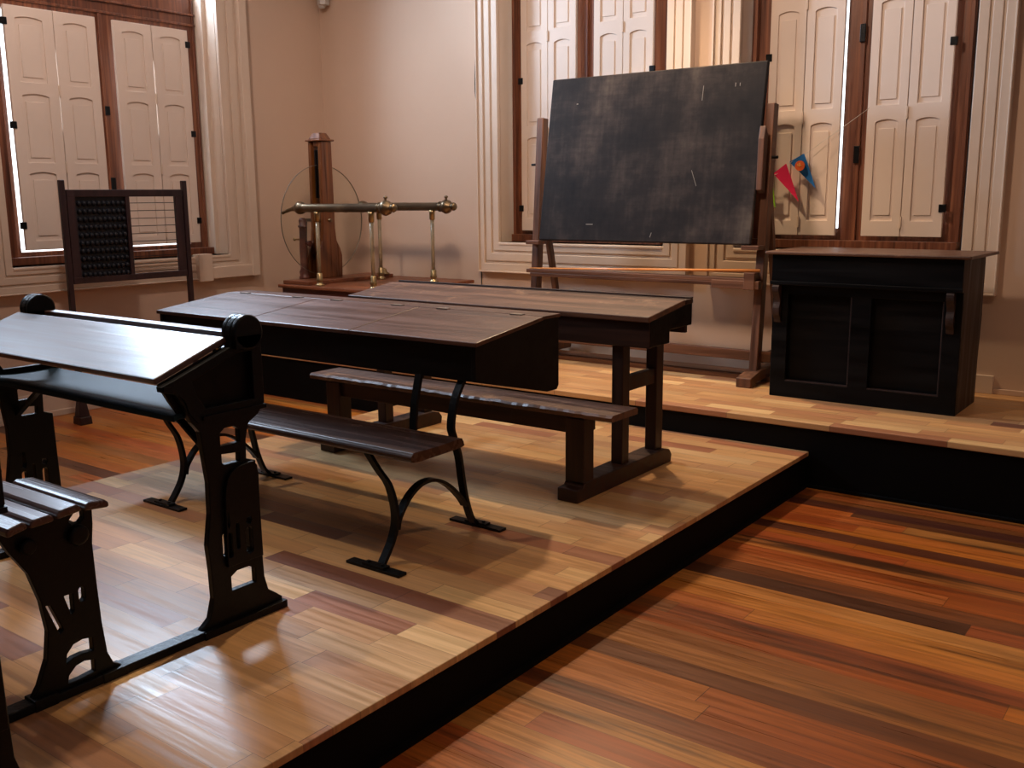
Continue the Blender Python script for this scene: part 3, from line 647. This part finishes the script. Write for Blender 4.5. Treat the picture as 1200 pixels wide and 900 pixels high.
# ------------------------------------------------------------------ black cabinet on the dais
def cabinet():
    root = thing('panelled_cabinet', 'low blackened wooden cabinet with two recessed panels, on the dais under the right window', 'cabinet', (-1.56, 5.3, ZD))
    x0, x1, y0, y1 = -2.045, -1.092, 5.10, 5.505
    z0, z1 = ZD, 1.085
    MB().prism([(x0-0.03, y0-0.075), (x1+0.035, y0-0.075), (x1+0.055, y1+0.04), (x0-0.03, y1+0.04)], 'Z', z1, z1+0.016).build('cabinet_top', M_cabtop, root, bevel=0.005)
    # side with ogee back edge
    for x in (x0+0.012, x1-0.012):
        sd = [(y0, z0), (y1-0.005, z0), (y1-0.003, 0.55), (y1+0.012, 0.70), (y1+0.020, 0.78), (y1+0.012, 0.80), (y1+0.006, z1), (y0-0.04, z1), (y0-0.04, 0.93), (y0, 0.925)]
        MB().prism(sd, 'X', x-0.012, x+0.012).build('side_panel', M_cablit if x > -1.5 else M_cab, root, bevel=0.003)
    MB().box(x0+0.001, x1-0.001, y0-0.05, y0-0.02, 0.925, z1-0.001).box(x0-0.004, x1+0.002, y0-0.058, y0-0.03, 0.925, 0.945).build('frieze_board', M_cab, root, bevel=0.003)
    fx = (x0+x1)/2
    MB().plate([(x0, z0), (x1, z0), (x1, 0.925), (x0, 0.925)], [[(x0+0.085, 0.405), (fx-0.055, 0.405), (fx-0.055, 0.875), (x0+0.085, 0.875)], [(fx+0.045, 0.405), (x1-0.085, 0.405), (x1-0.085, 0.875), (fx+0.045, 0.875)]], 'Y', y0-0.006, 0.028).build('front_frame', M_cab, root, bevel=0.003)
    for (a, b) in ((x0+0.08, fx-0.05), (fx+0.04, x1-0.08)):
        pn = MB().box(a, b, y0+0.014, y0+0.022, 0.40, 0.88).build('recessed_panel', M_cab, root)
        MB().box(a+.005, b-.005, y0-0.020, y0+0.012, 0.405, 0.411).box(b-.011, b-.005, y0-0.016, y0+0.012, 0.405, 0.875).build('bead', M_cablit, pn, bevel=0.002)
    for xc in (x0+0.03, x1-0.05):
        cb = spline([(y0-0.021, 0.925), (y0-0.062, 0.922), (y0-0.066, 0.89), (y0-0.048, 0.86), (y0-0.038, 0.83), (y0-0.05, 0.80), (y0-0.046, 0.765), (y0-0.030, 0.745), (y0-0.021, 0.72)], 3)
        MB().prism(cb, 'X', xc-0.018, xc+0.018).build('corbel', M_cablit, root, bevel=0.003)
    MB().box(x0+0.02, x1-0.02, y1-0.02, y1-0.008, z0, z1).build('back_panel', M_cab, root)
    return root
cabinet()

# ------------------------------------------------------------------ easel, blackboard, pointer
def easel():
    root = thing('blackboard_easel', 'tall brown wooden easel standing on the dais and holding the blackboard', 'easel', (-3.03, 5.4, ZD))
    for (x, sg) in ((-3.815, -1), (-2.245, 1)):
        mb = MB().beam((x, 5.345, ZD+0.06), (x, 5.462, 1.895), 0.050, 0.062, (0, 1, 0))
        st = mb.build('stile', M_easel, root, bevel=0.004)
        MB().tube([(x+sg*0.02, 5.42, 1.60), (x+sg*0.06, 5.42, 1.60)], 0.008, 8).build('peg', M_iron, st)
        if sg > 0:
            MB().prism([(5.385, 1.40), (5.40, 1.73), (5.365, 1.77), (5.345, 1.70), (5.335, 1.42)], 'X', x-0.029, x+0.006).build('ratchet_block', M_easel, st, bevel=0.003)
        MB().box(x-0.02 if sg < 0 else x-0.085, x+0.085 if sg < 0 else x+0.02, 5.288, 5.385, 1.088, 1.112).build('board_rest', M_easelH, root, bevel=0.003)
        MB().beam((x, 5.45, 1.42), (x, 5.705, ZD+0.06), 0.034, 0.04, (0, 1, 0)).build('rear_leg', M_easel, root, bevel=0.003)
        MB().beam((x+sg*0.0, 5.42, 0.455), (x, 5.66, 0.455), 0.03, 0.05).build('side_rail', M_easel, root, bevel=0.003)
        foot = [(5.19, ZD), (5.25, ZD), (5.28, ZD+0.022), (5.64, ZD+0.022+.016), (5.66, ZD+.037), (5.735, ZD+.037), (5.745, ZD+0.08), (5.72, ZD+0.095), (5.33, ZD+0.085), (5.29, ZD+0.075), (5.19, ZD+0.055)]
        MB().prism(foot, 'X', x-0.045, x+0.045).build('foot', M_easel, root, bevel=0.005)
    MB().box(-3.87, -2.16, 5.365, 5.395, 0.445, 0.505).build('lower_rail', M_easelH, root, bevel=0.004)
    MB().box(-3.83, -2.235, 5.285, 5.372, 0.905, 0.928).box(-3.80, -2.50, 5.285, 5.31, 0.882, 0.905).build('tray', M_easelH, root, bevel=0.003)
    MB().box(-2.50, -2.21, 5.275, 5.315, 0.868, 0.915).box(-2.30, -2.235, 5.270, 5.345, 0.865, 0.962).build('tray_block', M_easelH, root, bevel=0.003)
    return root
easel()
def bl_board():
    a = math.atan2(0.165, 1.01)
    o = MB().box(-0.7275, 0.7275, -0.014, 0.014, 0.0, 1.028).build('blackboard', M_board, None, bevel=0.008)
    o.location = (-3.005, 5.305, 1.115); o.rotation_euler = (-a, 0, 0)
    tag(o, 'large worn slate blackboard with chalk smears, tilted back on the easel', 'blackboard')
    # chalk marks
    for (x, z, l, w_, r_) in ((-0.52, 0.86, 0.012, 0.006, 0), (0.345, 0.87, 0.004, 0.085, 0.02), (0.545, 0.905, 0.004, 0.022, 0), (0.572, 0.905, 0.004, 0.018, 0), (-0.35, 0.105, 0.05, 0.005, 0), (0.09, 0.045, 0.004, 0.03, 0.3), (0.34, 0.38, 0.003, 0.10, -0.4)):
        c, s = math.cos(r_), math.sin(r_)
        pts = [(x+dx*c+dz*s, -0.0155, z-dx*s+dz*c) for dx, dz in ((-l/2, -w_/2), (l/2, -w_/2), (l/2, w_/2), (-l/2, w_/2))]
        hx = MB().hexa(pts, [(p[0], p[1]+0.001, p[2]) for p in pts]); lo = hx.build('chalk_mark', M_chalk, None); lo.parent = o
bl_board()
tag(MB().tube([(-3.80, 5.287, 0.933), (-3.0, 5.293, 0.953), (-2.215, 5.30, 0.974)], [0.004, 0.007, 0.009], 10).build('pointer_stick', M_rod), 'long thin orange wooden pointer lying along the easel tray', 'pointer')

# ------------------------------------------------------------------ table and friction electrical machine
def machine_table():
    root = thing('display_table', 'dark red wooden table in the far corner carrying the glass disc machine', 'table', (-5.15, 5.2, ZD))
    x0, x1, y0, y1 = -5.62, -4.62, 4.70, 5.72
    MB().box(x0, x1, y0, y1, 0.766, 0.79).build('table_top', M_mahogH, root, bevel=0.005)
    MB().box(x0+0.025, x1-0.03, y0+0.02, y0+0.04, 0.60, 0.766).box(x0+0.025, x0+0.045, y0+.04, y1-0.03, 0.60, 0.766).box(x1-0.05, x1-0.03, y0+.04, y1-.03, 0.60, 0.766).box(x0+.045, x1-.05, y1-.05, y1-.03, 0.60, 0.766).build('apron', M_mdark, root, bevel=0.003)
    for x in (x0+0.03, x1-0.09):
        for y in (y0+0.03, y1-0.09):
            MB().box(x, x+0.055, y, y+0.055, ZD, 0.60).build('leg', M_mdark, root, bevel=0.004)
machine_table()
def machine():
    root = thing('electrostatic_machine', 'antique friction machine with a big glass disc, mahogany uprights and two brass tubes', 'scientific instrument', (-5.3, 5.1, 0.79))
    zb = 0.79
    # plank under the disc
    MB().box(-5.60, -5.33, 4.735, 5.60, zb+.0005, zb+0.026).build('base_plank', M_mahogH, root, bevel=0.003)
    z0 = zb+0.026; XD = -5.534; yc = 5.085; zc = 1.237; R = 0.395
    # two tall uprights either side of the disc with flared feet
    for x in (XD-0.055, XD+0.050):
        pts = [(yc-0.115, z0), (yc-0.118, z0+0.16), (yc-0.10, z0+0.215), (yc-0.068, z0+0.27), (yc-0.058, z0+0.36), (yc-0.052, 1.80), (yc+0.052, 1.80), (yc+0.058, z0+0.36), (yc+0.068, z0+0.27), (yc+0.10, z0+0.215), (yc+0.118, z0+0.16), (yc+0.115, z0)]
        MB().prism(pts, 'X', x-0.016, x+0.016).build('upright', M_mahog, root, bevel=0.005)
    MB().box(XD-0.025, XD+0.025, yc-0.045, yc+0.045, 1.765, 1.80).box(XD-0.082, XD+0.080, yc-0.07, yc+0.07, 1.801, 1.815).hexa([(XD-0.064, yc-0.055, 1.8155), (XD+0.062, yc-0.055, 1.8155), (XD+0.062, yc+0.055, 1.8155), (XD-0.064, yc+0.055, 1.8155)], [(XD-0.036, yc-0.035, 1.862), (XD+0.036, yc-0.035, 1.862), (XD+0.036, yc+0.035, 1.862), (XD-0.036, yc+0.035, 1.862)]).build('cap', M_mahog, root, bevel=0.006)
    # rubbing cushions
    MB().box(XD-0.022, XD-0.006, yc-0.04, yc+0.04, zc+0.16, 1.74).box(XD+0.006, XD+0.022, yc-0.04, yc+0.04, zc+0.16, 1.74).build('rubber_pad', M_bdark, root, bevel=0.004)
    MB().box(XD-0.022, XD-0.006, yc-0.04, yc+0.04, 0.86, zc-0.16).box(XD+0.006, XD+0.022, yc-0.04, yc+0.04, 0.86, zc-0.16).build('rubber_pad', M_bdark, root, bevel=0.004)
    d = MB().lathe((XD-0.003, yc, zc), (1, 0, 0), [(0, R-0.001), (0.001, R), (0.005, R), (0.006, R-0.001)], 96).build('glass_disc', M_disc, root)
    # greenish ground rim of the disc
    ring = MB(); vs = []; n = 96
    for k in range(n):
        t = 2*PI*k/n
        for (rr, dx) in ((R+0.0002, -0.0035), (R+0.003, -0.0035), (R+0.003, 0.0035), (R+0.0002, 0.0035)):
            vs.append((XD+dx, yc+rr*math.cos(t), zc+rr*math.sin(t)))
    ring.add(vs, [(k*4+q, k*4+(q+1) % 4, ((k+1) % n)*4+(q+1) % 4, ((k+1) % n)*4+q) for k in range(n) for q in range(4)], True)
    ring.build('rim', plain('ground_glass_edge', (0.12, 0.10, 0.07), 0.4), d)
    # axle and crank on the window side
    ax = MB().tube([(XD-0.20, yc, zc), (XD+0.09, yc, zc)], 0.012, 12).build('axle', M_brassd, root)
    MB().strap([(XD-0.19, yc, zc), (XD-0.19, yc-0.01, zc-0.15)], 0.014, 0.018).build('crank_arm', M_iron, ax)
    MB().tube([(XD-0.19, yc-0.01, zc-0.145), (XD-0.30, yc-0.02, zc-0.145)], 0.007, 8).sphere((XD-0.30, yc-0.02, zc-0.145), 0.013).build('crank_handle', M_brass, ax)
    # short turned pillar
    MB().lathe((-5.585, 4.93, z0), (0, 0, 1), [(0, 0.042), (0.012, 0.042), (0.02, 0.034), (0.05, 0.038), (0.07, 0.028), (0.22, 0.030), (0.34, 0.026), (0.37, 0.026), (0.375, 0.034), (0.385, 0.034), (0.39, 0.024), (0.42, 0.028), (0.44, 0.018)], 18).lathe((-5.585, 4.93, z0+0.255), (1, 0.25, 0), [(0, 0.016), (0.045, 0.016), (0.05, 0.022), (0.062, 0.022)], 12).build('turned_pillar', M_mdark, root)
    # brass conductors on four glass pillars
    zt = 1.330
    def conductor(y, xl, fork):
        L = 0.91
        prof = [(0, 0.012), (0.01, 0.030), (0.03, 0.043), (0.05, 0.045), (0.07, 0.040), (0.088, 0.031), (0.10, 0.029), (L-0.10, 0.029), (L-0.095, 0.037), (L-0.085, 0.037), (L-0.08, 0.03), (L-0.06, 0.042), (L-0.035, 0.052), (L-0.01, 0.044), (L+0.008, 0.022), (L+0.016, 0.018), (L+0.022, 0.026), (L+0.034, 0.030), (L+0.046, 0.024), (L+0.055, 0.008)]
        t = MB().lathe((xl, y, zt), (1, 0, 0), prof, 20).build('brass_tube', M_brassd, root)
        MB().lathe((xl+L-0.035, y, zt+0.048), (0, 0, 1), [(0, 0.008), (0.012, 0.008), (0.016, 0.014), (0.024, 0.014), (0.03, 0.004)], 10).build('terminal', M_brassd, t)
        MB().tube(spline([(xl+0.01, y, zt), (xl-0.06, y+0.0, zt-0.012), (xl-0.13, y-0.01, zt-0.035)], 4), [0.020]*3+[0.014]*3+[0.011]*2+[0.013], 12).build('comb', M_brassd, t)
        for xp in (xl+0.215, xl+0.74):
            pb = MB().lathe((xp, y, zb), (0, 0, 1), [(0, 0.034), (0.01, 0.034), (0.014, 0.022), (0.03, 0.020), (0.04, 0.026), (0.05, 0.020), (0.085, 0.020), (0.09, 0.015)], 16).build('pillar_base', M_brass, root)
            MB().lathe((xp, y, zt-0.095), (0, 0, 1), [(0, 0.014), (0.005, 0.020), (0.05, 0.020), (0.07, 0.024)], 16).build('pillar_cap', M_brass, root)
            MB().lathe((xp, y, zb+0.085), (0, 0, 1), [(0, 0.0135), (zt-0.09-zb-0.085, 0.0135)], 14).build('glass_pillar', M_rodglass, pb)
        return t
    conductor(4.765, -5.46, True); conductor(5.41, -5.49, True)
    # small brass binding post at the back of the plank
    MB().lathe((-5.36, 5.52, z0), (0, 0, 1), [(0, 0.05), (0.01, 0.05), (0.02, 0.03), (0.035, 0.028), (0.05, 0.012)], 14).build('binding_post', M_brass, root)
machine()

# ------------------------------------------------------------------ standing abacus
def abacus():
    root = thing('standing_abacus', 'tall dark counting frame with black beads on wires, standing before the left window', 'abacus', (-5.84, 3.69, 0))
    P0 = Vector((-5.86, 3.27, 0)); P1 = Vector((-5.81, 4.10, 0)); dv = (P1-P0).normalized(); nv = Vector((1, -dv.x/dv.y, 0)).normalized()
    L = (P1-P0).length
    def P(s, z, o=0): return P0+dv*s+nv*o+Vector((0, 0, z))
    def bar(mb, s0, s1, z0, z1, o0, o1):
        return mb.hexa([P(s0, z0, o0), P(s1, z0, o0), P(s1, z0, o1), P(s0, z0, o1)], [P(s0, z1, o0), P(s1, z1, o0), P(s1, z1, o1), P(s0, z1, o1)])
    for s in (0.0, L):
        up = bar(MB(), s-0.016, s+0.016, 0.06, 1.52, -0.016, 0.016).build('upright', M_abfr, root, bevel=0.004)
        ft = MB()
        ft.hexa([P(s-0.04, 0, -0.05), P(s+0.04, 0, -0.05), P(s+0.04, 0, 0.05), P(s-0.04, 0, 0.05)], [P(s-0.038, 0.05, -0.045), P(s+0.038, 0.05, -0.045), P(s+0.038, 0.05, 0.045), P(s-0.038, 0.05, 0.045)])
        ft.hexa([P(s-0.034, 0.05, -0.036), P(s+0.034, 0.05, -0.036), P(s+0.034, 0.05, 0.036), P(s-0.034, 0.05, 0.036)], [P(s-0.022, 0.15, -0.024), P(s+0.022, 0.15, -0.024), P(s+0.022, 0.15, 0.024), P(s-0.022, 0.15, 0.024)])
        ft.build('foot', M_abfr, root, bevel=0.004)
    zt, zbm = 1.462, 0.885
    fr = MB()
    bar(fr, 0.02, L-0.02, zt-0.045, zt, -0.014, 0.014); bar(fr, 0.02, L-0.02, zbm, zbm+0.04, -0.014, 0.014)
    bar(fr, 0.022, 0.075, zbm, zt, -0.013, 0.013); bar(fr, L-0.075, L-0.022, zbm, zt, -0.013, 0.013)
    mid = 0.415
    bar(fr, mid-0.012, mid+0.016, zbm, zt, -0.013, 0.013)
    fr.build('frame', M_abfr, root, bevel=0.003)
    bar(MB(), 0.075, mid, zbm+0.04, zt-0.045, -0.012, -0.006).build('back_board', M_abpan, root)
    for r in range(10):
        z = zt-0.085-r*0.049
        MB().tube([P(0.076, z, 0.003), P(L-0.076, z, 0.003)], 0.0022, 6).build('wire', M_iron, root)
        for k in range(10):
            s = 0.098+k*0.0318
            MB().lathe(P(s-0.013, z, 0.003), dv, [(0, 0.006), (0.003, 0.013), (0.009, 0.0175), (0.017, 0.0175), (0.023, 0.013), (0.026, 0.006)], 10).build('bead', M_bead, root)
abacus()

# ------------------------------------------------------------------ bunting, sensor, cable
def bunting():
    root = thing('bunting', 'string of little green, red and blue felt pennants in front of the right window shutters', 'bunting', (-2.1, 5.80, 1.6))
    y = 5.888
    MB().tube([(-2.575, 5.935, 1.475), (-2.44, y, 1.50), (-2.38, y, 1.515), (-2.29, y, 1.585), (-2.18, y, 1.645), (-1.845, 5.93, 1.885)], 0.0016, 6).build('string', M_string, root)
    def flag(p, m, dy=0.0):
        a, b, c = [Vector((q[0], y+q[1], q[2])) for q in p]
        n = 6; mb = MB(); vs = []
        for i in range(n+1):
            t = i/n; l = a.lerp(c, t); r = b.lerp(c, t); off = 0.006*math.sin(t*2.4)
            vs += [l+Vector((0, off, 0)), r+Vector((0, off+0.004*t, 0)), r+Vector((0, off+0.0025+0.004*t, 0)), l+Vector((0, off+0.0025, 0))]
        fs = [(i*4+q, i*4+(q+1) % 4, (i+1)*4+(q+1) % 4, (i+1)*4+q) for i in range(n) for q in range(4)]+[(0, 1, 2, 3)]
        return mb.add(vs, fs).build('pennant', m, root)
    k = lambda v: v*y/5.8
    flag([(k(-2.365), 0, 1.519), (k(-2.283), -.01, 1.577), (k(-2.204), 0.0, 1.353)], M_red)['label'] = 'red pennant'
    bf = flag([(k(-2.267), 0, 1.586), (k(-2.176), -.01, 1.633), (k(-2.105), 0.0, 1.430)], M_blue); bf['label'] = 'blue pennant with orange disc'
    flag([(k(-2.46), 0, 1.465), (k(-2.372), -.01, 1.508), (k(-2.345), 0.0, 1.315)], M_green)['label'] = 'green pennant'
    cx, cz = k(-2.199), 1.562
    MB().lathe((cx, y-0.009, cz), (0, 1, 0), [(0, 0.030), (0.004, 0.030)], 24).build('disc_patch', M_orange, bf)
    MB().box(cx-0.003, cx+0.002, y-0.0105, y-0.009, cz-0.004, cz+0.017).box(cx-0.012, cx+0.012, y-0.0105, y-0.009, cz-0.001, cz+0.003).box(cx-.014, cx-.010, y-.0105, y-.009, cz-.001, cz+.012).build('stitching', M_yel, bf)
bunting()
sn = MB().prism([(-6.2, 5.76), (-6.165, 5.705), (-6.12, 5.69), (-6.09, 5.72), (-6.10, 5.775), (-6.15, YB-.001), (-6.2, YB-.001)], 'Z', 2.90, 3.0).lathe((-6.145, 5.735, 2.875), (0, 0, 1), [(0, 0.014), (0.01, 0.026), (0.03, 0.03)], 14)
tag(sn.build('motion_sensor', M_white, None, bevel=0.004), 'small pale sensor high up in the corner of the two walls', 'sensor')
tag(MB().tube(spline([(-4.615, 5.787, 3.2), (-4.612, 5.787, 2.7), (-4.640, 5.787, 2.2), (-4.622, 5.787, 2.0), (-4.612, 5.787, 1.5), (-4.606, 5.787, 0.8), (-4.606, 5.787, 0.44)], 5), 0.004, 6).build('wall_cable', M_cable), 'thin dark cable running down the wall left of the shuttered window', 'cable')
